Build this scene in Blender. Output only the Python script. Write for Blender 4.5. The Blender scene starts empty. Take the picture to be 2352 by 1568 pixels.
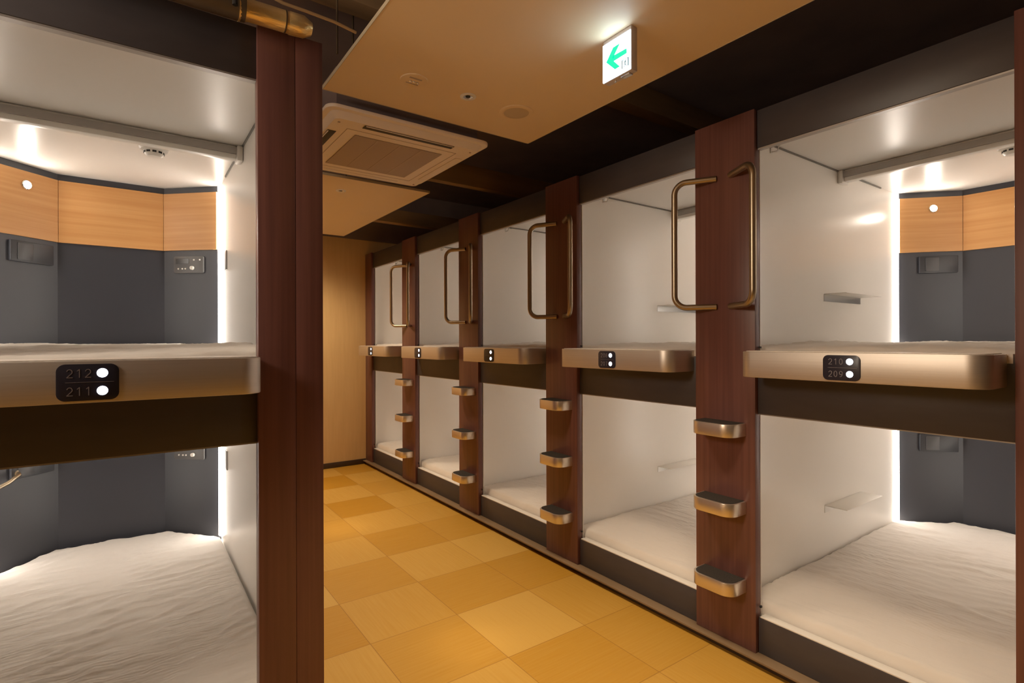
import bpy, bmesh, math, random
from mathutils import Vector, Matrix, noise
C = bpy.context.scene.collection
sc = bpy.context.scene
H = 1.475                       # eye height above the floor
PI = math.pi

# ------------------------------------------------------------------ materials
def new_mat(name):
    m = bpy.data.materials.new(name); m.use_nodes = True
    nt = m.node_tree
    return m, nt, nt.nodes['Principled BSDF']
def L(nt, a, ao, b, bi): nt.links.new(a.outputs[ao], b.inputs[bi])
def plain(name, col, rough=.5, metal=0., spec=.5, coat=0.):
    m, nt, b = new_mat(name)
    b.inputs['Base Color'].default_value = (*col, 1); b.inputs['Roughness'].default_value = rough
    b.inputs['Metallic'].default_value = metal; b.inputs['Specular IOR Level'].default_value = spec
    if coat: b.inputs['Coat Weight'].default_value = coat
    return m
def noise_mix(nt, scale3, c1, c2, nscale=1., detail=4., lo=.35, hi=.65, loc=(0,0,0)):
    tc = nt.nodes.new('ShaderNodeTexCoord'); mp = nt.nodes.new('ShaderNodeMapping')
    mp.inputs['Scale'].default_value = scale3; mp.inputs['Location'].default_value = loc
    L(nt, tc, 'Object', mp, 'Vector')
    n = nt.nodes.new('ShaderNodeTexNoise'); n.inputs['Scale'].default_value = nscale; n.inputs['Detail'].default_value = detail
    L(nt, mp, 'Vector', n, 'Vector')
    r = nt.nodes.new('ShaderNodeValToRGB')
    r.color_ramp.elements[0].position = lo; r.color_ramp.elements[0].color = (*c1, 1)
    r.color_ramp.elements[1].position = hi; r.color_ramp.elements[1].color = (*c2, 1)
    L(nt, n, 'Fac', r, 'Fac')
    return n, r
def grained(name, c1, c2, scale3, rough=.4, spec=.5, metal=0., bump=0., lo=.3, hi=.7, coat=0.):
    m, nt, b = new_mat(name)
    n, r = noise_mix(nt, scale3, c1, c2, 1., 5., lo, hi)
    L(nt, r, 'Color', b, 'Base Color')
    b.inputs['Roughness'].default_value = rough; b.inputs['Specular IOR Level'].default_value = spec
    b.inputs['Metallic'].default_value = metal
    if coat: b.inputs['Coat Weight'].default_value = coat
    if bump:
        bp = nt.nodes.new('ShaderNodeBump'); bp.inputs['Strength'].default_value = bump; bp.inputs['Distance'].default_value = .002
        L(nt, n, 'Fac', bp, 'Height'); L(nt, bp, 'Normal', b, 'Normal')
    return m
def emit(name, col, strength):
    m, nt, b = new_mat(name)
    b.inputs['Base Color'].default_value = (0.02, .02, .02, 1)
    b.inputs['Emission Color'].default_value = (*col, 1); b.inputs['Emission Strength'].default_value = strength
    return m

M = {}
M['mahogany'] = grained('mahogany_veneer', (.122, .052, .045), (.176, .076, .062), (60, 60, 1.2), .34, .5)
M['fascia'] = grained('dark_fascia_laminate', (.054, .048, .053), (.062, .056, .061), (8, 8, 30), .42, .5)
M['white_panel'] = plain('white_steel_panel', (.88, .855, .815), .26, 0, .45)
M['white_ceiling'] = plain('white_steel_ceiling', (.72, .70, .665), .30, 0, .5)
M['grey_trim'] = plain('grey_aluminium_trim', (.42, .40, .38), .35, .6)
M['white_plastic'] = plain('white_plastic', (.78, .76, .72), .35)
M['gap_shade_trim'] = plain('dark_gap_shade_and_trim', (.20, .19, .17), .6)  # shade of the wall and ceiling slits as a dark colour; also sill trim
M['charcoal'] = plain('charcoal_back_panel', (.036, .038, .048), .42, 0, .5)
M['dark_box'] = plain('dark_plastic_box', (.028, .029, .035), .4)
M['plate_grey'] = plain('grey_socket_plate', (.062, .062, .068), .4)
M['panel_grey'] = plain('grey_control_panel', (.095, .092, .092), .4)
M['display'] = plain('black_display', (.012, .012, .014), .2)
M['button'] = plain('pale_button', (.75, .72, .68), .4)
M['oak'] = grained('oak_veneer', (.52, .25, .085), (.60, .32, .125), (1.6, 1.6, 55), .45, .4)
M['seam'] = plain('wood_seam', (.22, .10, .04), .6)
M['brass'] = grained('brushed_champagne_metal', (.63, .575, .515), (.68, .625, .565), (1.5, 1.5, 320), .46, .5, .9, .05)
M['step_metal'] = plain('champagne_step_metal', (.80, .73, .64), .33, .92)
M['handle'] = plain('bronze_handle_metal', (.40, .33, .235), .34, .92)
M['tread'] = grained('black_tread_pad', (.026, .022, .019), (.05, .043, .036), (160, 160, 160), .85, .2, 0, .3)
M['ledge_top'] = grained('pale_ledge_top', (.62, .56, .50), (.74, .68, .62), (120, 120, 120), .6)
M['plate'] = plain('number_plate_black', (.022, .020, .031), .3, 0, .4)
M['digits'] = plain('number_digits_grey', (.19, .175, .195), .5)
M['led'] = emit('led_strip_light', (1., .90, .79), 17.)
M['lamp'] = emit('reading_lamp_light', (1., .90, .76), 230.)
M['indicator'] = emit('indicator_light', (.86, .91, 1.), 5.)
M['chrome'] = plain('chrome', (.75, .74, .72), .15, 1.)
M['steel'] = plain('brushed_steel', (.62, .60, .57), .3, .9)
M['black'] = plain('black_plastic', (.012, .011, .010), .5)
M['void'] = grained('black_void_paint', (.17, .13, .13), (.23, .175, .16), (2.5, 2.5, 2.5), .8, .25)
M['joist'] = grained('dark_joist', (.20, .135, .075), (.34, .22, .11), (1.2, 9, 9), .7, .3)
M['ceiling_tan'] = plain('tan_ceiling_paint', (.82, .655, .42), .55, 0, .3)
M['ceiling_edge'] = plain('pale_panel_edge', (.55, .47, .33), .5)
M['wall_tan'] = grained('tan_wall_paper', (.62, .42, .19), (.66, .455, .21), (40, 40, 3), .6, .3)
M['baseboard'] = plain('brown_baseboard', (.055, .033, .02), .5)
M['ledge_brown'] = grained('brown_plinth_ledge', (.20, .135, .075), (.26, .175, .10), (3, 3, 3), .5)
M['ac_white'] = plain('air_conditioner_white', (.86, .77, .67), .45)
M['ac_grille'] = plain('air_conditioner_grille', (.44, .345, .265), .6)
M['ac_rib'] = plain('air_conditioner_rib', (.50, .40, .31), .6)
M['speaker_cloth'] = plain('speaker_cloth', (.60, .49, .35), .8)
M['ac_dark'] = plain('air_conditioner_slot', (.05, .038, .025), .6)
M['sign_white'] = emit('exit_sign_face', (.60, .80, 1.), 6.5)
M['sign_green'] = emit('exit_sign_green', (.0, .83, .42), .9)
M['sign_dull'] = emit('exit_sign_picture', (.22, .36, .34), .5)
M['sign_case'] = plain('exit_sign_case', (.55, .50, .49), .45)
M['grout'] = None
m, nt, b = new_mat('foil_wrap'); M['foil'] = m
n, r = noise_mix(nt, (9, 30, 30), (.90, .62, .22), (1., .80, .40), 1., 6.)
L(nt, r, 'Color', b, 'Base Color'); b.inputs['Metallic'].default_value = .7; b.inputs['Roughness'].default_value = .3
bp = nt.nodes.new('ShaderNodeBump'); bp.inputs['Strength'].default_value = .8; bp.inputs['Distance'].default_value = .01
L(nt, n, 'Fac', bp, 'Height'); L(nt, bp, 'Normal', b, 'Normal')
M['duct'] = grained('dull_brown_pipe_wrap', (.05, .033, .018), (.11, .075, .04), (5, 14, 14), .5, .5, .2, .5)
M['cable'] = plain('brown_cable', (.42, .27, .13), .6)
# bed sheet
m, nt, b = new_mat('white_bed_sheet'); M['sheet'] = m
b.inputs['Base Color'].default_value = (.72, .68, .635, 1); b.inputs['Roughness'].default_value = .85
b.inputs['Specular IOR Level'].default_value = .15; b.inputs['Sheen Weight'].default_value = .1
n, r = noise_mix(nt, (7, 26, 12), (0, 0, 0), (1, 1, 1), 1., 5., .2, .8)
bp = nt.nodes.new('ShaderNodeBump'); bp.inputs['Strength'].default_value = .45; bp.inputs['Distance'].default_value = .008
L(nt, n, 'Fac', bp, 'Height')
tc = nt.nodes.new('ShaderNodeTexCoord'); wv = nt.nodes.new('ShaderNodeTexWave'); wv.bands_direction = 'Y'
wv.inputs['Scale'].default_value = 15.; wv.inputs['Distortion'].default_value = 9.; wv.inputs['Detail'].default_value = 2.; wv.inputs['Detail Scale'].default_value = .6
L(nt, tc, 'Object', wv, 'Vector')
mk = nt.nodes.new('ShaderNodeTexNoise'); mk.inputs['Scale'].default_value = 2.6; mk.inputs['Detail'].default_value = 2.; L(nt, tc, 'Object', mk, 'Vector')
mr = nt.nodes.new('ShaderNodeMapRange'); mr.inputs['From Min'].default_value = .44; mr.inputs['From Max'].default_value = .68; L(nt, mk, 'Fac', mr, 'Value')
mm = nt.nodes.new('ShaderNodeMath'); mm.operation = 'MULTIPLY'; L(nt, wv, 'Fac', mm, 0); L(nt, mr, 'Result', mm, 1)
b2 = nt.nodes.new('ShaderNodeBump'); b2.inputs['Strength'].default_value = .36; b2.inputs['Distance'].default_value = .0035
L(nt, mm, 0, b2, 'Height'); L(nt, bp, 'Normal', b2, 'Normal'); L(nt, b2, 'Normal', b, 'Normal')

# floor tiles: square vinyl planks, grain turned from tile to tile
def floor_mat():
    m, nt, b = new_mat('yellow_vinyl_tiles')
    N = nt.nodes
    tc = N.new('ShaderNodeTexCoord'); mp = N.new('ShaderNodeMapping')
    T = .4835
    mp.inputs['Location'].default_value = (-.947/T, -2.047/T, 0); mp.inputs['Scale'].default_value = (1/T, 1/T, 1)
    L(nt, tc, 'Object', mp, 'Vector')
    fl = N.new('ShaderNodeVectorMath'); fl.operation = 'FLOOR'; L(nt, mp, 'Vector', fl, 0)
    fr = N.new('ShaderNodeVectorMath'); fr.operation = 'FRACTION'; L(nt, mp, 'Vector', fr, 0)
    wn = N.new('ShaderNodeTexWhiteNoise'); wn.noise_dimensions = '2D'; L(nt, fl, 'Vector', wn, 'Vector')
    sp = N.new('ShaderNodeSeparateXYZ'); L(nt, fl, 'Vector', sp, 'Vector')
    def mth(op, a, bv=None):
        q = N.new('ShaderNodeMath'); q.operation = op
        for i, x in enumerate((a, bv)):
            if x is None: continue
            if isinstance(x, (int, float)): q.inputs[i].default_value = x
            else: nt.links.new(x, q.inputs[i])
        return q.outputs[0]
    flip = mth('MULTIPLY', mth('COMPARE', sp.outputs['X'], 2.), mth('LESS_THAN', sp.outputs['Y'], 4.5))
    par = mth('FLOORED_MODULO', mth('ADD', mth('ADD', sp.outputs['X'], sp.outputs['Y']), flip), 2.)
    tone = mth('ADD', mth('MULTIPLY', par, .52), mth('MULTIPLY', wn.outputs['Value'], .48))
    # grain in two directions
    def grain(s):
        g = N.new('ShaderNodeMapping'); g.inputs['Scale'].default_value = s; L(nt, tc, 'Object', g, 'Vector')
        n = N.new('ShaderNodeTexNoise'); n.inputs['Scale'].default_value = 1.; n.inputs['Detail'].default_value = 4.; L(nt, g, 'Vector', n, 'Vector')
        return n.outputs['Fac']
    mx = N.new('ShaderNodeMix'); mx.data_type = 'FLOAT'
    nt.links.new(par, mx.inputs[0]); nt.links.new(grain((4, 90, 1)), mx.inputs[2]); nt.links.new(grain((90, 4, 1)), mx.inputs[3])
    val = mth('ADD', mth('MULTIPLY', tone, .8), mth('MULTIPLY', mth('SUBTRACT', mx.outputs[0], .5), .55))
    ramp = N.new('ShaderNodeValToRGB')
    ramp.color_ramp.elements[0].position = -0.0; ramp.color_ramp.elements[0].color = (.42, .205, .011, 1)
    ramp.color_ramp.elements[1].position = .8; ramp.color_ramp.elements[1].color = (.53, .315, .066, 1)
    nt.links.new(val, ramp.inputs['Fac'])
    sf = N.new('ShaderNodeSeparateXYZ'); L(nt, fr, 'Vector', sf, 'Vector')
    def edge(o): return mth('LESS_THAN', mth('MINIMUM', o, mth('SUBTRACT', 1., o)), .0042)
    g = mth('MAXIMUM', edge(sf.outputs['X']), edge(sf.outputs['Y']))
    mc = N.new('ShaderNodeMix'); mc.data_type = 'RGBA'
    nt.links.new(mth('MULTIPLY', g, .6), mc.inputs[0]); nt.links.new(ramp.outputs['Color'], mc.inputs[6]); mc.inputs[7].default_value = (.22, .09, .012, 1)
    nt.links.new(mc.outputs[2], b.inputs['Base Color'])
    b.inputs['Roughness'].default_value = .55; b.inputs['Specular IOR Level'].default_value = .3
    return m
M['floor'] = floor_mat()

# ------------------------------------------------------------------ mesh helpers
def link(o, parent=None):
    C.objects.link(o)
    if parent is not None: o.parent = parent
    return o
class MB:
    def __init__(s): s.bm = bmesh.new()
    def box(s, x0, x1, y0, y1, z0, z1, bev=0., seg=2):
        r = bmesh.ops.create_cube(s.bm, size=1.)
        vs = r['verts']
        for v in vs: v.co = Vector(((x0+x1)/2 + v.co.x*(x1-x0), (y0+y1)/2 + v.co.y*(y1-y0), (z0+z1)/2 + v.co.z*(z1-z0)))
        if bev:
            es = list({e for v in vs for e in v.link_edges})
            bmesh.ops.bevel(s.bm, geom=es, offset=bev, segments=seg, affect='EDGES', profile=.5)
        return s
    def prism(s, poly, z0, z1, bev=0., axis='z', seg=2):
        """poly (a,b) extruded: axis z -> (a,b,z); axis y -> (a,y,b); axis x -> (x,a,b)"""
        def P(a, b, c): return {'z': (a, b, c), 'y': (a, c, b), 'x': (c, a, b)}[axis]
        lo = [s.bm.verts.new(P(a, b, z0)) for a, b in poly]; hi = [s.bm.verts.new(P(a, b, z1)) for a, b in poly]
        n = len(poly); fs = []
        f0 = s.bm.faces.new(lo[::-1]); f1 = s.bm.faces.new(hi)
        for i in range(n): fs.append(s.bm.faces.new((lo[i], lo[(i+1) % n], hi[(i+1) % n], hi[i])))
        bmesh.ops.recalc_face_normals(s.bm, faces=[f0, f1]+fs)
        if bev:
            es = list(f0.edges)+list(f1.edges)
            bmesh.ops.bevel(s.bm, geom=es, offset=bev, segments=seg, affect='EDGES', profile=.5)
        return s
    def lathe(s, prof, n=32, mat=Matrix()):
        """prof: (r,z) pairs from the axis out and back"""
        rings = []
        for r, z in prof:
            if r < 1e-6: rings.append([s.bm.verts.new(mat @ Vector((0, 0, z)))])
            else: rings.append([s.bm.verts.new(mat @ Vector((r*math.cos(2*PI*i/n), r*math.sin(2*PI*i/n), z))) for i in range(n)])
        fs = []
        for a, b in zip(rings, rings[1:]):
            for i in range(n):
                j = (i+1) % n
                if len(a) == 1 and len(b) == 1: continue
                if len(a) == 1: fs.append(s.bm.faces.new((a[0], b[i], b[j])))
                elif len(b) == 1: fs.append(s.bm.faces.new((a[i], b[0], a[j])))
                else: fs.append(s.bm.faces.new((a[i], b[i], b[j], a[j])))
        bmesh.ops.recalc_face_normals(s.bm, faces=fs)
        return s
    def tube(s, pts, r, n=14, caps=True):
        pts = [Vector(p) for p in pts]
        t0 = (pts[1]-pts[0]).normalized()
        up = Vector((0, 0, 1)) if abs(t0.z) < .9 else Vector((1, 0, 0))
        nx = t0.cross(up).normalized(); rings = []
        for i, p in enumerate(pts):
            a = pts[max(i-1, 0)]; b = pts[min(i+1, len(pts)-1)]
            t = (b-a).normalized()
            nx = (nx - t*nx.dot(t)).normalized(); ny = t.cross(nx)
            rr = r[i] if isinstance(r, (list, tuple)) else r
            rings.append([s.bm.verts.new(p + rr*(math.cos(2*PI*k/n)*nx + math.sin(2*PI*k/n)*ny)) for k in range(n)])
        fs = []
        for a, b in zip(rings, rings[1:]):
            for k in range(n): fs.append(s.bm.faces.new((a[k], a[(k+1) % n], b[(k+1) % n], b[k])))
        if caps: fs.append(s.bm.faces.new(rings[0][::-1])); fs.append(s.bm.faces.new(rings[-1]))
        bmesh.ops.recalc_face_normals(s.bm, faces=fs)
        return s
    def xform(s, mat): bmesh.ops.transform(s.bm, matrix=mat, verts=s.bm.verts); return s
    def build(s, name, mat, parent=None, smooth=35.):
        me = bpy.data.meshes.new(name); s.bm.to_mesh(me); s.bm.free()
        me.materials.append(mat)
        if smooth:
            for p in me.polygons: p.use_smooth = True
            me.set_sharp_from_angle(angle=math.radians(smooth))
        return link(bpy.data.objects.new(name, me), parent)
def rounded(x0, x1, y0, y1, r, n=8, corners=(1, 1, 1, 1)):
    """counterclockwise plan; corners: (x0,y0) (x1,y0) (x1,y1) (x0,y1)"""
    out = []
    for k, (cx, cy, a0) in enumerate(((x0+r, y0+r, PI), (x1-r, y0+r, 1.5*PI), (x1-r, y1-r, 0), (x0+r, y1-r, .5*PI))):
        if corners[k]:
            for i in range(n+1):
                a = a0 + .5*PI*i/n; out.append((cx+r*math.cos(a), cy+r*math.sin(a)))
        else: out.append(((x0, y0), (x1, y0), (x1, y1), (x0, y1))[k])
    return out
def fillet(pts, r, n=8):
    pts = [Vector(p) for p in pts]; out = [pts[0]]
    for a, b, c in zip(pts, pts[1:], pts[2:]):
        u = (a-b).normalized(); w = (c-b).normalized()
        half = u.angle(w)/2; d = r/math.tan(half); p0 = b+u*d; p1 = b+w*d
        ctr = b + (u+w).normalized()*(r/math.sin(half))
        for i in range(n+1):
            t = i/n; q = p0.lerp(p1, t)-ctr
            out.append(ctr + q.normalized()*r)
    out.append(pts[-1]); return out
def thing(name, label, cat, loc, rz=0., group=None):
    o = bpy.data.objects.new(name, None); o.empty_display_size = .1; C.objects.link(o)
    o.location = loc; o.rotation_euler = (0, 0, rz)
    o['label'] = label; o['category'] = cat
    if group: o['group'] = group
    return o
def tag(o, label, cat, group=None):
    o['label'] = label; o['category'] = cat
    if group: o['group'] = group
    return o
def struct(o): o['kind'] = 'structure'; return o
def copy_tree(o, parent=None):
    c = o.copy(); C.objects.link(c)
    if parent is not None: c.parent = parent
    for ch in [x for x in kids if x.parent == o]: copy_tree(ch, c)
    return c
kids = []
def dup(root, loc, rz, label, group):
    global kids
    kids = [o for o in bpy.data.objects if o.parent is not None]
    c = copy_tree(root); c.location = loc; c.rotation_euler = (0, 0, rz); c['label'] = label; c['group'] = group
    return c
# ------------------------------------------------------------------ the sleeping capsule
# local frame: x to the right, y into the capsule, z up from the floor; origin in the middle of the opening
OW, PW, IW = .4325, .4385, .5625          # half widths: opening, between pillars, inside
DEPTH = 2.27
LED_Y, MID_Y, MID_X, LED_X = 1.962, 2.225, .268, .546
STRIP_Y = 1.912
def facets(z0, z1, off, th):
    """three upright faces across the back; returns list of plan quads"""
    pts = [Vector((-LED_X, LED_Y)), Vector((-MID_X, MID_Y)), Vector((MID_X, MID_Y)), Vector((LED_X, LED_Y))]
    out = []
    for a, b in zip(pts, pts[1:]):
        t = (b-a).normalized(); nrm = Vector((t.y, -t.x))   # towards the opening
        out.append((a, b, nrm))
    return out
FAC = facets(0, 0, 0, 0)
def on_facet(k, s, z, out=0.):
    a, b, n = FAC[k]; p = a.lerp(b, s)+n*out
    return Vector((p.x, p.y, z))
def facet_matrix(k, s, z, out=0.):
    """local frame on a facet: X along it (to the right), Y up, Z out of it"""
    a, b, n = FAC[k]; t = (b-a).normalized()
    p = on_facet(k, s, z, out)
    return Matrix(((t.x, 0, n.x, p.x), (t.y, 0, n.y, p.y), (0, 1, 0, p.z), (0, 0, 0, 1)))

def make_capsule(upper):
    root = thing('sleeping_capsule', 'capsule', 'sleeping capsule', (0, 0, 0))
    dz = 0. if upper else -1.21
    zc = 2.485+dz                                   # ceiling
    zfl = 1.398 if upper else .200                  # bed base
    W = M['white_panel']
    # side walls, each with its return behind the pillar
    for s in (-1, 1):
        xa, xb = sorted((s*IW, s*(IW+.034)))
        poly = [(s*IW, .034), (s*IW, DEPTH-.02), (s*(IW+.034), DEPTH-.02), (s*(IW+.034), .030), (s*(PW+.006), .030), (s*(PW+.006), .034)]
        MB().prism(poly, zfl-.02, zc+.02).build('side_wall', W, root, 20)
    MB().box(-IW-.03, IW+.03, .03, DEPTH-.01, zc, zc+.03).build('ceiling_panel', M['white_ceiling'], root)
    MB().box(-IW-.03, IW+.03, .03, DEPTH-.01, zfl-.03, zfl).build('bed_base', W, root)
    # dark strips painted as the shade in the slits between walls and ceiling
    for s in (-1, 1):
        MB().box(*sorted((s*(IW-.007), s*IW)), .06, 1.085, zc-.008, zc+.0).build('gap_shade', M['gap_shade_trim'], root)
        MB().box(*sorted((s*(IW-.007), s*IW)), 1.24, 1.70, zc-.008, zc+.0).build('gap_shade', M['gap_shade_trim'], root)
    # back: charcoal panels in three facets, oak band above them
    mb = MB()
    outer = [(-LED_X, LED_Y), (-MID_X, MID_Y), (MID_X, MID_Y), (LED_X, LED_Y), (IW-.001, LED_Y+.001), (IW-.001, DEPTH-.01), (-IW+.001, DEPTH-.01), (-IW+.001, LED_Y+.001)]
    mb.prism(outer, zfl, zc-.0005).build('back_panel', M['charcoal'], root, 20)
    zw0, zw1 = 2.075+dz, 2.445+dz
    for k in range(3):
        a, b, n = FAC[k]; t = (b-a).normalized(); o0, o1 = .001, .012
        A, B = a+t*(.0012 if k else 0), b-t*(.0012 if k < 2 else 0)
        m1 = math.tan(math.radians(22.3))*o1
        A2 = A+n*o1+t*(m1 if k else 0); B2 = B+n*o1-t*(m1 if k < 2 else 0)
        MB().prism([tuple(A+n*o0), tuple(B+n*o0), tuple(B2), tuple(A2)], zw0, zw1, .0008, seg=1).build('oak_panel', M['oak'], root, 20)
    # light strips in the two back corners
    for s in (-1, 1):
        MB().prism([(s*(IW-.0012), STRIP_Y), (s*(LED_X+.001), LED_Y-.0015), (s*(IW-.0012), LED_Y-.0015)], zfl+.03, zc-.004).build('led_strip', M['led'], root, 0)
    # ceiling rail for the roller screen
    MB().box(-IW+.03, IW-.03, 1.10, 1.15, zc-.070, zc-.0005, .006).build('ceiling_rail', M['white_plastic'], root)
    for s in (-1, 1):
        MB().box(*sorted((s*(IW-.03), s*(IW-.001))), 1.082, 1.168, zc-.080, zc-.0005, .008).build('rail_bracket', M['white_plastic'], root)
    MB().box(-IW+.031, IW-.031, 1.088, 1.0995, zc-.046, zc-.014).build('rail_lip', M['grey_trim'], root)
    # smoke detector and flush cap on the ceiling
    det = MB().lathe([(0, 0), (.064, 0), (.064, -.044), (.058, -.056), (.043, -.059), (.041, -.074), (.030, -.086), (0, -.088)], 36, Matrix.Translation((.185, 1.245, zc-.0005))).build('smoke_detector', M['white_plastic'], root)
    sl = MB()
    for i in range(10):
        a = 2*PI*i/10
        q = MB().box(-.0085, .0085, .0395, .0435, -.072, -.063).xform(Matrix.Translation((.185, 1.245, zc-.0005)) @ Matrix.Rotation(a, 4, 'Z'))
        me = bpy.data.meshes.new('q'); q.bm.to_mesh(me); sl.bm.from_mesh(me); bpy.data.meshes.remove(me); q.bm.free()
    sl.build('detector_slot', M['black'], det)
    MB().lathe([(0, 0), (.040, 0), (.040, -.006), (.032, -.010), (0, -.010)], 28, Matrix.Translation((-.17, 1.275, zc-.0005))).build('sprinkler_cap', M['white_plastic'], root)
    # reading lamp on the left facet
    fm = facet_matrix(0, .52, 2.366+dz, .012)
    lp = MB().lathe([(0, 0), (.026, 0), (.026, .010), (.0215, .013), (.0195, .009), (0, .009)], 28, fm).build('reading_lamp', M['chrome'], root)
    MB().lathe([(0, .0095), (.0185, .0095), (.0150, .0135), (0, .0150)], 24, fm).build('lamp_lens', M['lamp'], lp)
    # socket box on the left facet
    fm = facet_matrix(0, .61, 1.988+dz, .0005)
    bx = MB().prism(rounded(-.115, .115, -.058, .058, .006, 3), 0, .016, .002).xform(fm).build('socket_box', M['dark_box'], root)
    MB().prism(rounded(-.080, .0, -.046, .046, .004, 3), .0165, .021, .001).xform(fm).build('socket_plate', M['plate_grey'], bx)
    # control panel on the right facet
    fm = facet_matrix(2, .48, 1.980+dz, .0005)
    cp = MB().prism(rounded(-.106, .106, -.054, .054, .010, 5), 0, .012, .002).xform(fm).build('control_panel', M['panel_grey'], root)
    MB().prism(rounded(-.088, .004, .008, .038, .003, 3), .0125, .0140).xform(fm).build('display', M['display'], cp)
    for x in (-.070, -.042, -.020):
        MB().lathe([(0, 0), (.0055, 0), (.0045, .004), (0, .0045)], 14, fm @ Matrix.Translation((x, -.026, .0125))).build('button', M['button'], cp)
    for x in (.040, .082):
        MB().lathe([(0, 0), (.0050, 0), (.0040, .004), (0, .0045)], 14, fm @ Matrix.Translation((x, .030, .0125))).build('button', M['button'], cp)
    MB().lathe([(0, 0), (.013, 0), (.0115, .012), (0, .013)], 20, fm @ Matrix.Translation((.030, -.022, .0125))).build('knob', M['button'], cp)
    # switch plate on the right wall
    MB().box(IW-.006, IW-.0005, 1.66, 1.735, 1.915+dz, 2.03+dz, .002).build('switch_plate', M['grey_trim'], root)
    # fold-down shelf and hook on the left wall
    zs = 1.745 if upper else .527
    sh = MB().box(-IW+.0025, -IW+.121, .912, 1.39, zs-.004, zs, .0012).build('wall_shelf', M['white_plastic'], root)
    MB().box(-IW+.0005, -IW+.0022, .912, 1.39, zs-.044, zs-.001).build('shelf_flange', M['steel'], sh)
    hk = MB().box(-IW+.0005, -IW+.004, .336, .352, zc-.047, zc-.008, .001)
    hk.tube(fillet([(-IW+.004, .344, zc-.040), (-IW+.034, .344, zc-.044), (-IW+.046, .344, zc-.014)], .008, 5), .0032, 8)
    hk.build('wall_hook', M['steel'], root)
    # front: header or band, light trim under it, sill
    if upper:
        MB().box(-PW, PW, 0, .028, 2.3585, 2.530, .001).build('header', M['fascia'], root)
        MB().box(-PW, PW, .004, .030, 2.3515, 2.3580).build('header_trim', M['grey_trim'], root)
        # ledge with rounded ends
        lg = MB().prism(rounded(-.418, .418, -.20, -.001, .062, 10, (1, 1, 0, 0)), 1.320, 1.429, .0028).build('ledge', M['brass'], root, 30)
        MB().prism(rounded(-.406, .406, -.188, -.004, .052, 10, (1, 1, 0, 0)), 1.4295, 1.4315).build('ledge_top', M['ledge_top'], lg, 30)
        MB().box(-PW, PW, 0, .028, 1.141, 1.397, .001).build('fascia_band', M['fascia'], root)
        MB().box(-PW, PW, .004, .030, 1.1360, 1.1405).build('band_trim', M['grey_trim'], root)
        MB().box(-OW, OW, .0, .029, 1.3975, 1.4290).build('deck_edge', M['ledge_top'], root)
        npl = MB().prism(rounded(-.064, .064, 1.3265, 1.4205, .019, 7), -.2035, -.1995, .0008, 'y').build('number_plate', M['plate'], root)
        for z in (1.397, 1.351):
            MB().lathe([(0, 0), (.0118, 0), (.0110, .0012), (0, .0014)], 28, Matrix.Translation((.029, -.2037, z)) @ Matrix.Rotation(PI/2, 4, 'X')).build('indicator_light', M['indicator'], npl)
        MB().box(-.046, .053, -.2043, -.2037, 1.3734, 1.3744).build('divider_line', M['digits'], npl)
    else:
        MB().box(-PW, PW, 0, .028, .0465, .206, .001).build('fascia_band', M['fascia'], root)
        MB().box(-OW, OW, .002, .047, .2065, .2135, .002).build('sill', M['white_plastic'], root)
        MB().box(-PW, PW, .004, .010, .2065, .2100).build('sill_trim', M['gap_shade_trim'], root)
    # small catches low on the jambs
    zk = 1.452 if upper else .262
    MB().box(-PW+.0005, -PW+.008, .006, .018, zk-.012, zk-.003, .001).build('catch', M['black'], root)
    return root
def arc(cx, cz, rx, rz, a0, a1, n=14):
    return [(cx+rx*math.cos(math.radians(a0+(a1-a0)*i/n)), cz+rz*math.sin(math.radians(a0+(a1-a0)*i/n))) for i in range(n+1)]
GLYPH = {'1': [[(.16, .80), (.42, 1.), (.42, 0.)]],
         '2': [arc(.35, .70, .30, .30, 165, -35)+[(.05, .02), (.05, 0.), (.68, 0.)]],
         '0': [arc(.35, .5, .30, .5, 90, 450, 28)],
         '9': [arc(.35, .69, .29, .31, -20, 340, 24)+[(.64, .60), (.60, .35), (.45, .08), (.16, .0)]],
         '8': [arc(.35, .75, .25, .25, -90, 270, 22), arc(.35, .26, .31, .26, 90, 450, 24)],
         '7': [[(.05, 1.), (.67, 1.), (.26, 0.)]]}
def digits(cap, up, low):
    npl = [o for o in bpy.data.objects if o.parent == cap and o.name.startswith('number_plate')][0]
    for txt, z in ((up, 1.3865), (low, 1.3405)):
        mb = MB(); hh, ww, th = .0205, .0175, .0019
        for i, ch in enumerate(txt):
            for st in GLYPH[ch]:
                P = [Vector((-.0435+.0185*i+x*ww, z+y*hh)) for x, y in st]
                for k, (a, b) in enumerate(zip(P, P[1:])):
                    d = (b-a)
                    if d.length < 1e-6: continue
                    d.normalize(); n = Vector((-d.y, d.x))*th/2; e = d*th*.3; y0 = -.2043-.00001*(k % 2)
                    mb.prism([tuple(a-e+n), tuple(b+e+n), tuple(b+e-n), tuple(a-e-n)], y0, -.2036, 0, 'y')
        mb.build('digits', M['digits'], npl, 0)

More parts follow.
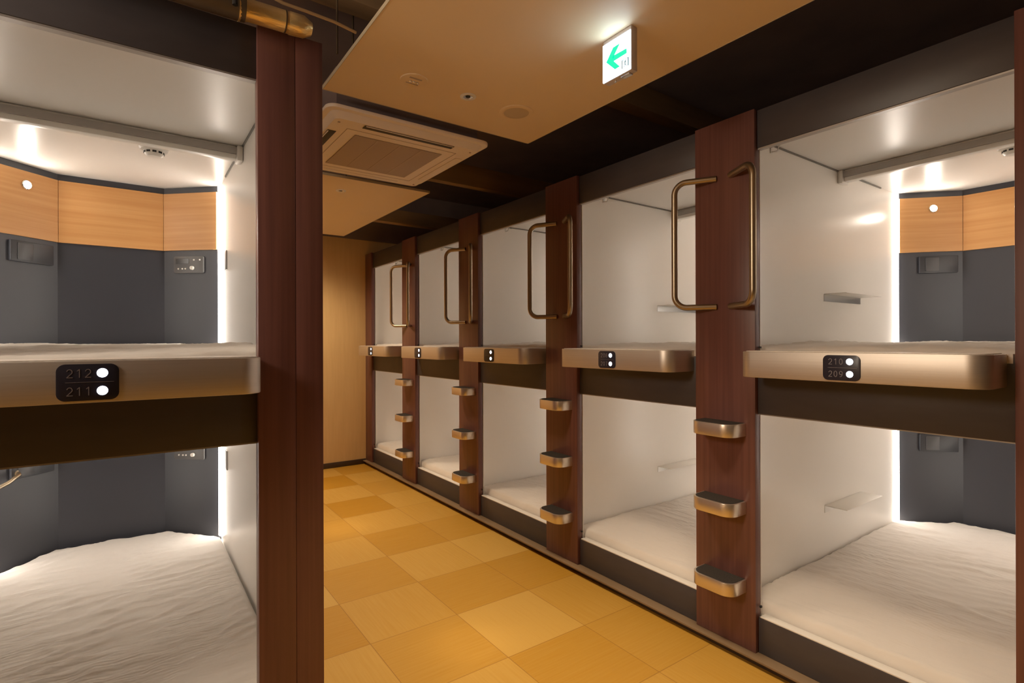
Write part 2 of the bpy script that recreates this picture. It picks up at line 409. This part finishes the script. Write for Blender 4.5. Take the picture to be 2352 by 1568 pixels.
# ------------------------------------------------------------------ mattresses
def mattress_mesh(seed, z0, z1, y0):
    rnd = random.Random(seed); off = Vector((rnd.uniform(0, 90), rnd.uniform(0, 90), rnd.uniform(0, 90)))
    NX, NY = 84, 150; yb = 2.195; hw0 = .558
    bm = bmesh.new(); rows = []
    def half(y):
        if y < y0+.07:
            d = (y0+.07-y); w = hw0-.07+math.sqrt(max(0., .07**2-d*d))
        else: w = hw0
        yk = 1.885
        if y > yk: w = min(w, hw0-.283*(y-yk)/(yb-yk)*1.0)
        return w
    for j in range(NY+1):
        y = y0+(yb-y0)*j/NY; w = half(y); row = []
        for i in range(NX+1):
            x = w*(2*i/NX-1)
            d = min(w-abs(x), y-y0, (yb-y))
            e = min(1., max(0., d/.035)); e = math.sqrt(max(0., 1-(1-e)**2))
            p = Vector((x, y, 0))
            h = .010*noise.noise(p*2.1+off)
            # tension folds that run out from the corners and across the front
            q = Vector((x*3.2+y*1.7, y*13.-x*3.0, seed*3.1)); f1 = 1-abs(noise.noise(q+off))*2
            q2 = Vector((x*9.+y*3., y*30.-x*9., seed*1.7)); f2 = 1-abs(noise.noise(q2+off))*2
            m1 = .5+.5*noise.noise(p*2.6+off*1.3); m2 = .5+.5*noise.noise(p*3.4+off*.7)
            h += .0135*max(0, f1)**2.5*m1**1.5*1.3 + .0060*max(0, f2)**2.5*m2*1.2
            if z1-z0 < .0501+.006 and z0 > 1.: h += -.012+.018*min(1., (y-y0)/.55)
            edge = max(0., 1-d/.10)
            h += .008*edge*noise.noise(Vector((x*11, y*11, 5))+off)
            z = z0+.004+(z1-z0-.004)*e + h*e*(1 if z1-z0 > .04 else .8)
            row.append(bm.verts.new((x, y, max(z, z0+.003))))
        rows.append(row)
    fs = []
    for a, b in zip(rows, rows[1:]):
        for i in range(NX): bm.faces.new((a[i], a[i+1], b[i+1], b[i]))
    ring = rows[0] + [r[-1] for r in rows[1:]] + rows[-1][-2::-1] + [r[0] for r in rows[-2:0:-1]]
    low = [bm.verts.new((v.co.x, v.co.y, z0)) for v in ring]
    n = len(ring)
    for i in range(n): bm.faces.new((ring[i], low[i], low[(i+1) % n], ring[(i+1) % n]))
    bm.faces.new(low)
    bmesh.ops.recalc_face_normals(bm, faces=bm.faces)
    me = bpy.data.meshes.new('mattress'); bm.to_mesh(me); bm.free()
    me.materials.append(M['sheet'])
    for p in me.polygons: p.use_smooth = True
    return me

# ------------------------------------------------------------------ pillars with handles and steps
def make_pillar():
    root = thing('capsule_pillar', 'pillar', 'pillar', (0, 0, 0))
    MB().box(-.1575, .1575, 0, .040, .0465, 2.535, .0015).build('pillar_panel', M['mahogany'], root)
    for s in (-1, 1):
        pts = fillet([(s*.037, -.001, 2.262), (s*.207, -.100, 2.262), (s*.207, -.100, 1.640), (s*.037, -.001, 1.640)], .060, 10)
        MB().tube(pts, .0150, 18).build('grab_handle', M['handle'], root, 60)
    for z in (1.092, .730, .368):
        st = MB().prism(rounded(-.112, .112, -.122, -.001, .058, 10, (1, 1, 0, 0)), z-.060, z, .0022).build('step', M['step_metal'], root, 30)
        MB().prism(rounded(-.103, .103, -.113, -.002, .050, 10, (1, 1, 0, 0)), z+.0002, z+.0016).build('tread_pad', M['tread'], st, 30)
    return root

# ================================================================== place everything
RZ = -PI/2
PITCH, Y0C, PX, OX = 1.197, .9045, 2.32, 2.34
names = ['nearest', 'second', 'third', 'fourth', 'farthest']
plate_txt = ['above the 210 and 209 plate', 'above the second lit plate from the front', 'above the third lit plate from the front', 'above the fourth lit plate from the front', 'above the last lit plate by the tan end wall']
up0 = make_capsule(True); lo0 = make_capsule(False)
LX, LY = -.0907, 1.955
up0.location = (LX, LY, 0); lo0.location = (LX, LY, 0)
up0['label'] = 'upper white sleeping capsule above the 212 and 211 number plate'; up0['group'] = 'white sleeping capsules'
lo0['label'] = 'lower white sleeping capsule below the 212 and 211 number plate'; lo0['group'] = 'white sleeping capsules'
ups = []
where_up = ['upper capsule above the 210 and 209 plate, nearest in the long row',
            'upper capsule above the second plate of the long row, next to the 210 plate',
            'upper capsule in the middle of the long row, third from the 210 end',
            'upper capsule of the long row, second from the tan end wall',
            'upper capsule at the far end of the long row, touching the tan end wall']
where_lo = ['lower capsule below the 210 and 209 plate, nearest in the long row',
            'lower capsule below the second plate of the long row, next to the 210 column',
            'lower capsule in the middle of the long row, third from the 210 end',
            'lower capsule of the long row, second from the tan end wall',
            'lower capsule at the far end of the long row, touching the tan end wall']
for k in range(5):
    yc = Y0C+PITCH*k
    ups.append(dup(up0, (OX, yc, 0), RZ, where_up[k], 'white sleeping capsules'))
    dup(lo0, (OX, yc, 0), RZ, where_lo[k], 'white sleeping capsules')
digits(up0, '212', '211'); digits(ups[0], '210', '209'); digits(ups[1], '208', '207')
# the chrome lever that shows only in the lower left capsule
lm = MB().tube([on_facet(0, .40, .752, .014), on_facet(0, .37, .748, .040), on_facet(0, .20, .720, .055), on_facet(0, -.05, .690, .055)], .011, 12)
lm.lathe([(0, -.002), (.022, -.002), (.022, .010), (.012, .016), (0, .016)], 20, facet_matrix(0, .40, .752, .004))
lm.build('lever', M['handle'], lo0)

mu = [mattress_mesh(s, 1.3985, 1.452, .036) for s in (3, 11)]
ml = [mattress_mesh(s, .2005, .252, .054) for s in (5, 17, 29)]
def put_mattress(me, loc, rz, label):
    o = bpy.data.objects.new('mattress', me); C.objects.link(o); o.location = loc; o.rotation_euler = (0, 0, rz)
    tag(o, label, 'mattress', 'white sheeted mattresses')
put_mattress(mu[0], (LX, LY, 0), 0, 'white sheeted mattress edge showing just above the 212 and 211 ledge')
put_mattress(ml[0], (LX, LY, 0), 0, 'broad white sheeted mattress at the bottom left, below the 211 plate')
for k in range(5):
    yc = Y0C+PITCH*k
    put_mattress(mu[(k+1) % 2], (OX, yc, 0), RZ, 'white mattress edge ' + ['above the 210 and 209 ledge', 'above the second ledge, next to the 210 ledge', 'above the third ledge of the long row', 'above the fourth ledge, second from the end wall', 'above the last ledge, beside the tan end wall'][k])
    put_mattress(ml[(k+1) % 3], (OX, yc, 0), RZ, 'white sheeted mattress ' + ['with a creased corner in the capsule below the 209 plate', 'in the lower capsule next to the 209 one', 'in the middle lower capsule of the long row', 'in the lower capsule second from the end wall', 'in the last lower capsule beside the tan end wall'][k])

p0 = make_pillar()
p0.location = (PX, Y0C+PITCH*.5, 0); p0.rotation_euler = (0, 0, RZ)
p0['label'] = 'mahogany pillar with two handles and three steps, left of the 210 plate'; p0['group'] = 'mahogany pillars with steps'
for k in (1, 2, 3):
    dup(p0, (PX, Y0C+PITCH*(k+.5), 0), RZ, ['', 'mahogany pillar with handles and steps, second from the front', 'mahogany pillar with handles and steps, third from the front', 'mahogany pillar with handles and steps, nearest the tan end wall'][k], 'mahogany pillars with steps')
def plain_pillar(loc, rz, x0, x1, label, seam=None):
    r = thing('capsule_pillar', label, 'pillar', loc, rz, 'plain mahogany pillars')
    if seam:
        MB().box(x0, seam-.0004, 0, .040, .0465, 2.535, .0015).build('pillar_panel', M['mahogany'], r)
        MB().box(seam+.0004, x1, .0006, .040, .0465, 2.535, .0015).build('pillar_panel', M['mahogany'], r)
    else: MB().box(x0, x1, 0, .040, .0465, 2.535, .0015).build('pillar_panel', M['mahogany'], r)
    MB().box(x0, x0+.0012, .0405, .048, .0465, 2.53).build('edge_bead', M['grey_trim'], r)
    return r
plain_pillar((PX, Y0C-PITCH*.5, 0), RZ, -.1575, .1575, 'plain mahogany pillar to the right of the 210 capsule')
plain_pillar((PX, Y0C+PITCH*4.5, 0), RZ, -.040, .1575, 'narrow plain mahogany pillar against the tan end wall')
lp = plain_pillar((LX, LY-.02, 0), 0, .434, .6455, 'wide plain mahogany corner pillar beside the 212 and 211 capsules', .553)
plain_pillar((LX-1.197, LY-.02, 0), 0, .440, .755, 'plain mahogany pillar left of the 212 capsule')
# finished side of the left block
side = MB().box(LX+.600, LX+.6455, LY+.022, LY+2.14, .0, 2.530).build('block_side_panel', M['mahogany'])
tag(side, 'long mahogany side panel behind the corner pillar of the left block', 'panel')

# plinth under the blocks
def plinth(label, loc, rz, x0, x1):
    r = thing('plinth', label, 'plinth', loc, rz)
    MB().box(x0, x1, -.042, .06, .034, .0455, .002).build('ledge_board', M['ledge_brown'], r)
    MB().box(x0, x1, -.008, .06, .0, .0335).build('kick_board', M['baseboard'], r)
plinth('brown plinth ledge on the floor along the long row of capsules', (PX, 3.1, 0), RZ, -3.22, 3.15)
plinth('brown plinth ledge on the floor under the left block', (LX, LY-.02, 0), 0, -.80, .6455)

# ------------------------------------------------------------------ the room
XW, YB, YE, ZC = -2.6, -2.6, 6.33, 3.35
struct(MB().box(XW, 4.75, YB, YE+.1, -.10, 0).build('floor', M['floor']))
struct(MB().box(XW, 4.75, YB, YE+.1, ZC, ZC+.1).build('ceiling', M['void']))
struct(MB().box(XW, 4.75, YE, YE+.1, 0, H+1.233).build('wall_end', M['wall_tan']))
struct(MB().box(XW, 4.75, YE-.012, YE+.1, H+1.2332, ZC).build('wall_end_upper', M['void']))
struct(MB().box(XW, 4.75, YB-.1, YB, 0, ZC).build('wall_back', M['fascia']))
struct(MB().box(XW-.1, XW, YB, YE, 0, ZC).build('wall_left', M['wall_tan']))
struct(MB().box(4.65, 4.75, YB, YE, 0, ZC).build('wall_right', M['void']))
struct(MB().box(.56, 2.315, YE-.012, YE, 0, .062, .002).build('baseboard_end', M['baseboard']))
struct(MB().box(.50, .56, LY+2.15, YE, 0, H+1.233).build('wall_left_corridor', M['wall_tan']))

# suspended ceiling panels
def cpanel(y0, y1, label):
    r = thing('ceiling_panel', label, 'ceiling panel', (1.353, (y0+y1)/2, H+1.2), 0, 'suspended tan ceiling panels')
    hy = (y1-y0)/2
    MB().box(-.608, .608, -hy, hy, 0, .014).build('panel_board', M['ceiling_tan'], r)
    e = MB()
    e.box(-.612, -.6085, -hy-.004, hy+.004, -.001, .016); e.box(.6085, .612, -hy-.004, hy+.004, -.001, .016)
    e.box(-.6085, .6085, -hy-.004, -hy-.0005, -.001, .016); e.box(-.6085, .6085, hy+.0005, hy+.004, -.001, .016)
    e.build('panel_edging', M['ceiling_edge'], r)
    for x in (-.5, .5): MB().tube([(x, hy*.6, .0145), (x, hy*.6, ZC-H-1.2)], .005, 8).build('hanger_rod', M['duct'], r)
    return r
cpanel(-2.3, 2.583, 'large tan ceiling panel holding the green arrow sign')
cpanel(3.90, 6.04, 'smaller tan ceiling panel near the end wall, beyond the air conditioner')

# downlights, announcer, speaker
def downlight(x, y, label):
    r = thing('downlight', label, 'downlight', (x, y, H+1.2), 0, 'small recessed downlights')
    MB().lathe([(.024, -.0005), (.040, -.0005), (.038, -.004), (.026, -.0055), (.024, -.003)], 32).build('trim_ring', M['white_plastic'], r)
    MB().lathe([(0, -.0012), (.0245, -.0012), (.0235, -.0035), (.014, -.0016), (0, -.0016)], 32).build('reflector', M['chrome'], r)
    MB().lathe([(0, -.0018), (.012, -.0018), (.010, -.0045), (0, -.005)], 20).build('lens', M['black'], r)
    return r
downlight(1.346, 2.255, 'small round downlight in the large panel, between the round speaker and the marked fitting')
downlight(1.355, 4.235, 'small round downlight in the smaller far ceiling panel')
em = thing('ceiling_emergency_light', 'round ceiling fitting with printed marks, leftmost of the three on the large panel', 'ceiling fitting', (1.058, 2.254, H+1.2))
MB().lathe([(.0, -.0005), (.064, -.0005), (.062, -.005), (.040, -.008), (0, -.008)], 40).build('cover', M['ceiling_tan'], em)
for sx in (-.017, .0, .017):
    MB().lathe([(0, 0), (.007, 0), (.006, -.006), (0, -.008)], 14, Matrix.Translation((sx, .0, -.008))).build('lens', M['chrome'], em)
mk = MB(); mk.box(-.03, .03, .020, .028, -.0088, -.0081); mk.box(-.034, .026, -.034, -.023, -.0088, -.0081); mk.build('printed_mark', M['ac_grille'], em)
spk = thing('ceiling_speaker', 'round ceiling speaker with grey grille, rightmost of the three on the large panel', 'speaker', (1.644, 2.264, H+1.2))
MB().lathe([(.066, -.0005), (.090, -.0005), (.088, -.005), (.072, -.008), (.066, -.0065)], 48).build('speaker_ring', M['ceiling_tan'], spk)
MB().lathe([(0, -.001), (.0655, -.001), (.0655, -.0055), (0, -.0075)], 48).build('speaker_grille', M['speaker_cloth'], spk)

# exit sign
SX, SY, SZ0, SZ1 = 1.541, 1.459, H+1.030, H+1.1985
es = thing('exit_sign', 'lit white exit sign with green arrow hanging from the ceiling panel', 'exit sign', (SX, SY, SZ1))
hw = .0735; zt, zb = 0., SZ0-SZ1
MB().box(.004, .038, -hw, hw, zb, zt, .002).build('sign_case', M['sign_case'], es)
fz0, fz1 = zb+.002, zt-.018
MB().box(.0, .0038, -hw+.001, hw-.001, fz0, fz1, .0008).build('sign_face', M['sign_white'], es)
def sp_(s, t): return (hw-.001-(2*hw-.002)*s, fz0+(fz1-fz0)*t)
arrow = [(.136, .503), (.39, .795), (.637, .80), (.435, .577), (.872, .567), (.879, .441), (.415, .428), (.635, .20), (.46, .19)]
def flat(mb, pts, x0=-.0008, x1=-.0001): mb.prism([sp_(*p) for p in pts], x0, x1, 0, 'x')
mb = MB()
flat(mb, [arrow[0], arrow[1], arrow[2], arrow[3], (.415, .503)]); flat(mb, [(.38, .577), arrow[3], arrow[4], arrow[5], arrow[6], (.36, .428)])
flat(mb, [arrow[0], (.415, .503), arrow[6], arrow[7], arrow[8]], -.0009, -.0002)
mb.build('arrow', M['sign_green'], es, 0)
mb = MB()
def bar(a, b, w):
    a = Vector(a); b = Vector(b); d = (b-a).normalized(); n = Vector((-d.y, d.x))*w/2
    flat(mb, [tuple(a+n), tuple(b+n), tuple(b-n), tuple(a-n)])
bar((.71, .10), (.71, .32), .035); bar((.93, .10), (.93, .32), .035); bar((.71, .31), (.78, .31), .02); bar((.88, .31), (.93, .31), .02)
bar((.835, .28), (.815, .20), .035); bar((.815, .20), (.86, .13), .022); bar((.815, .20), (.775, .12), .022); bar((.83, .26), (.87, .225), .018); bar((.825, .265), (.785, .235), .018)
bar((.835, .292), (.85, .312), .03)
mb.build('door_pictogram', M['sign_dull'], es, 0)
MB().box(.012, .034, -.055, -.012, zb-.006, zb-.0003, .001).build('pull_switch', M['steel'], es)
MB().lathe([(0, 0), (.004, 0), (.003, -.009), (0, -.010)], 12, Matrix.Translation((.020, .022, zb-.0003))).build('test_button', M['chrome'], es)

# air conditioner cassette
AX0, AX1, AY0, AY1 = .775, 1.716, 2.612, 3.590
ac = thing('air_conditioner', 'square white ceiling air conditioner between the two tan panels', 'air conditioner', ((AX0+AX1)/2, (AY0+AY1)/2, H+1.115))
hx, hy = (AX1-AX0)/2, (AY1-AY0)/2
MB().prism(rounded(-hx, hx, -hy, hy, .055, 8), .030, .050, .006).build('outer_frame', M['ac_white'], ac)
bmx = MB(); po = rounded(-hx+.030, hx-.030, -hy+.030, hy-.030, .04, 8); pi = rounded(-hx+.055, hx-.055, -hy+.055, hy-.055, .03, 8)
lo = [bmx.bm.verts.new((a, b_, .0)) for a, b_ in pi]; hi = [bmx.bm.verts.new((a, b_, .0298)) for a, b_ in po]
bmx.bm.faces.new(lo[::-1]); bmx.bm.faces.new(hi)
for i in range(len(lo)): bmx.bm.faces.new((lo[i], lo[(i+1) % len(lo)], hi[(i+1) % len(lo)], hi[i]))
bmesh.ops.recalc_face_normals(bmx.bm, faces=bmx.bm.faces)
bmx.build('face_panel', M['ac_white'], ac)
MB().box(-hx+.06, hx-.06, -hy+.06, hy-.06, .0505, .26).build('casing', M['void'], ac)
for x, y in ((-.3, -.35), (.3, .35)): MB().tube([(x, y, .261), (x, y, ZC-H-1.115)], .006, 8).build('hanger_rod', M['duct'], ac)
g = MB().box(-.262, .262, -.270, .270, -.004, -.0002, .002).build('intake_grille', M['ac_grille'], ac)
gb = MB()
for i in (-1, 0, 1): gb.box(i*.131-.003, i*.131+.003, -.262, .262, -.0052, -.0042)
gb.build('grille_rib', M['ac_rib'], g)
fr = MB()
for x0, x1, y0, y1 in ((-.325, .325, -.330, -.3275), (-.325, .325, .3275, .330), (-.325, -.3225, -.3275, .3275), (.3225, .325, -.3275, .3275)): fr.box(x0, x1, y0, y1, -.0012, -.0002)
fr.build('panel_joint', M['ac_grille'], ac)
for sx, sy in ((0, -1), (0, 1), (-1, 0), (1, 0)):
    is_open = (sy == -1 or sx == -1)
    q = hy-.088 if sy else hx-.088
    mt = Matrix.Rotation({(0, -1): 0, (1, 0): PI/2, (0, 1): PI, (-1, 0): -PI/2}[(sx, sy)], 4, 'Z')
    v = MB().box(-.262, .262, -q-.022, -q+.022, -.0022, -.0002, .0008).xform(mt).build('air_outlet', M['ac_dark'] if is_open else M['ac_white'], ac)
    if is_open: MB().box(-.255, .255, -q-.021, -q-.016, -.006, -.0024, .001).xform(mt).build('flap', M['ac_white'], v)
    else: MB().box(-.262, .262, -q-.0235, -q-.0222, -.0010, -.0002).xform(mt).build('flap_gap', M['ac_grille'], v)
for x, y in ((hx-.085, hy-.10), (hx-.085, -hy+.10), (-hx+.085, hy-.10), (-hx+.085, -hy+.10)):
    MB().lathe([(0, 0), (.007, 0), (.006, -.002), (0, -.002)], 12, Matrix.Translation((x, y, -.0003))).build('screw', M['ac_grille'], ac)

# ------------------------------------------------------------------ things in the dark void above
def tb(name, pts, r, mat, label, cat, n=12, group=None):
    o = MB().tube(pts, r, n).build(name, mat); return tag(o, label, cat, group)
pp = thing('insulated_pipe', 'foil wrapped golden pipe lying above the left corner pillar', 'pipe', (.178, 1.885, H+1.068))
MB().tube([(-.95, .0, -.012), (.12, 0, -.004)], .040, 20).build('pipe_wrap', M['duct'], pp)
MB().tube([(.10, 0, -.005), (.13, 0, -.004), (.25, 0, -.002), (.255, 0, -.002), (.30, 0, .0), (.325, 0, .0)], [.0405, .034, .034, .036, .035, .022], 24).build('foil_sleeve', M['foil'], pp)
bd = MB(); bd.tube([(.238, 0, -.002), (.243, 0, -.002)], .0355, 24); bd.build('strap', M['duct'], pp)
tb('hanging_cable', [(.30, 2.1, H+1.31), (.36, 2.1, H+1.275), (.46, 2.1, H+1.254), (.54, 2.1, H+1.253), (.65, 2.1, H+1.249), (.735, 2.1, H+1.236)], .006, M['cable'], 'thin brown cable sagging above the corner pillar towards the ceiling panel', 'cable', 8)
tb('hanger_rod', [(.722, 2.30, ZC), (.722, 2.30, H+1.235)], .004, M['duct'], 'thin hanging rod between the pipe and the large ceiling panel', 'rod', 8)
tb('hanger_rod', [(.262, 1.828, ZC), (.262, 1.828, H+1.035)], .008, M['black'], 'black hanging rod above the golden pipe', 'rod', 8)
# joists
def joist(y, z, w, h, label, x0=-2.5, x1=4.6):
    o = MB().box(x0, x1, y, y+w, z, z+h, .004).build('ceiling_joist', M['joist']); tag(o, label, 'joist', 'dark ceiling joists')
joist(3.75, H+1.268, .07, .17, 'dark brown joist above the row, just beyond the air conditioner', 1.0)
joist(5.30, H+1.255, .10, .14, 'dark brown joist above the far ceiling panel, nearer the end wall', .6)
joist(2.50, H+1.62, .12, .16, 'dark brown joist in the gap above the corner pillar')
# ------------------------------------------------------------------ light
def spot(x, y, e, size=98, col=(1., .79, .56), z=H+1.19):
    l = bpy.data.lights.new('downlight_or_fill_lamp', 'SPOT'); l.energy = e; l.color = col; l.spot_size = math.radians(size); l.spot_blend = 1.; l.shadow_soft_size = .24
    o = bpy.data.objects.new('downlight_or_fill_lamp', l); o.location = (x, y, z); C.objects.link(o)
for x, y in ((1.346, 2.255), (1.355, 4.235), (1.35, .9)): spot(x, y, 185)
spot(1.38, 5.55, 150, 150)  # added fill spot without a fixture, wide cone to brighten the end wall
spot(1.35, -.5, 100)
# soft fill lamp added out of view left of the viewer, brightens pillars and ledges
l = bpy.data.lights.new('fill_lamp', 'POINT'); l.energy = 82; l.color = (1., .86, .70); l.shadow_soft_size = .30
o = bpy.data.objects.new('fill_lamp', l); o.location = (-1.60, 1.42, 2.45); C.objects.link(o)

w = bpy.data.worlds.new('world'); sc.world = w; w.use_nodes = True
w.node_tree.nodes['Background'].inputs['Color'].default_value = (.02, .018, .016, 1)
w.node_tree.nodes['Background'].inputs['Strength'].default_value = 1.

# ------------------------------------------------------------------ camera
f, yaw, roll = 1227.74, .6187, .0031
cd = bpy.data.cameras.new('camera'); cam = bpy.data.objects.new('camera', cd); C.objects.link(cam)
cd.sensor_width = 36.; cd.lens = f/2352*36.; cd.clip_start = .02
F = Vector((math.sin(yaw), math.cos(yaw), 0)); R = Vector((math.cos(yaw), -math.sin(yaw), 0)); U = Vector((0, 0, 1))
c_, s_ = math.cos(roll), math.sin(roll)
Rc = c_*R-s_*U; Uc = s_*R+c_*U
cam.matrix_world = Matrix(((Rc.x, Uc.x, -F.x, 0), (Rc.y, Uc.y, -F.y, 0), (Rc.z, Uc.z, -F.z, H), (0, 0, 0, 1)))
sc.camera = cam
sc.view_settings.view_transform = 'Standard'; sc.view_settings.look = 'None'
sc.view_settings.exposure = .42; sc.view_settings.gamma = 1.; sc.view_settings.use_curve_mapping = False
sc.cycles.use_denoising = True
sc.cycles.max_bounces = 10; sc.cycles.diffuse_bounces = 6
sc.cycles.sample_clamp_indirect = 6.
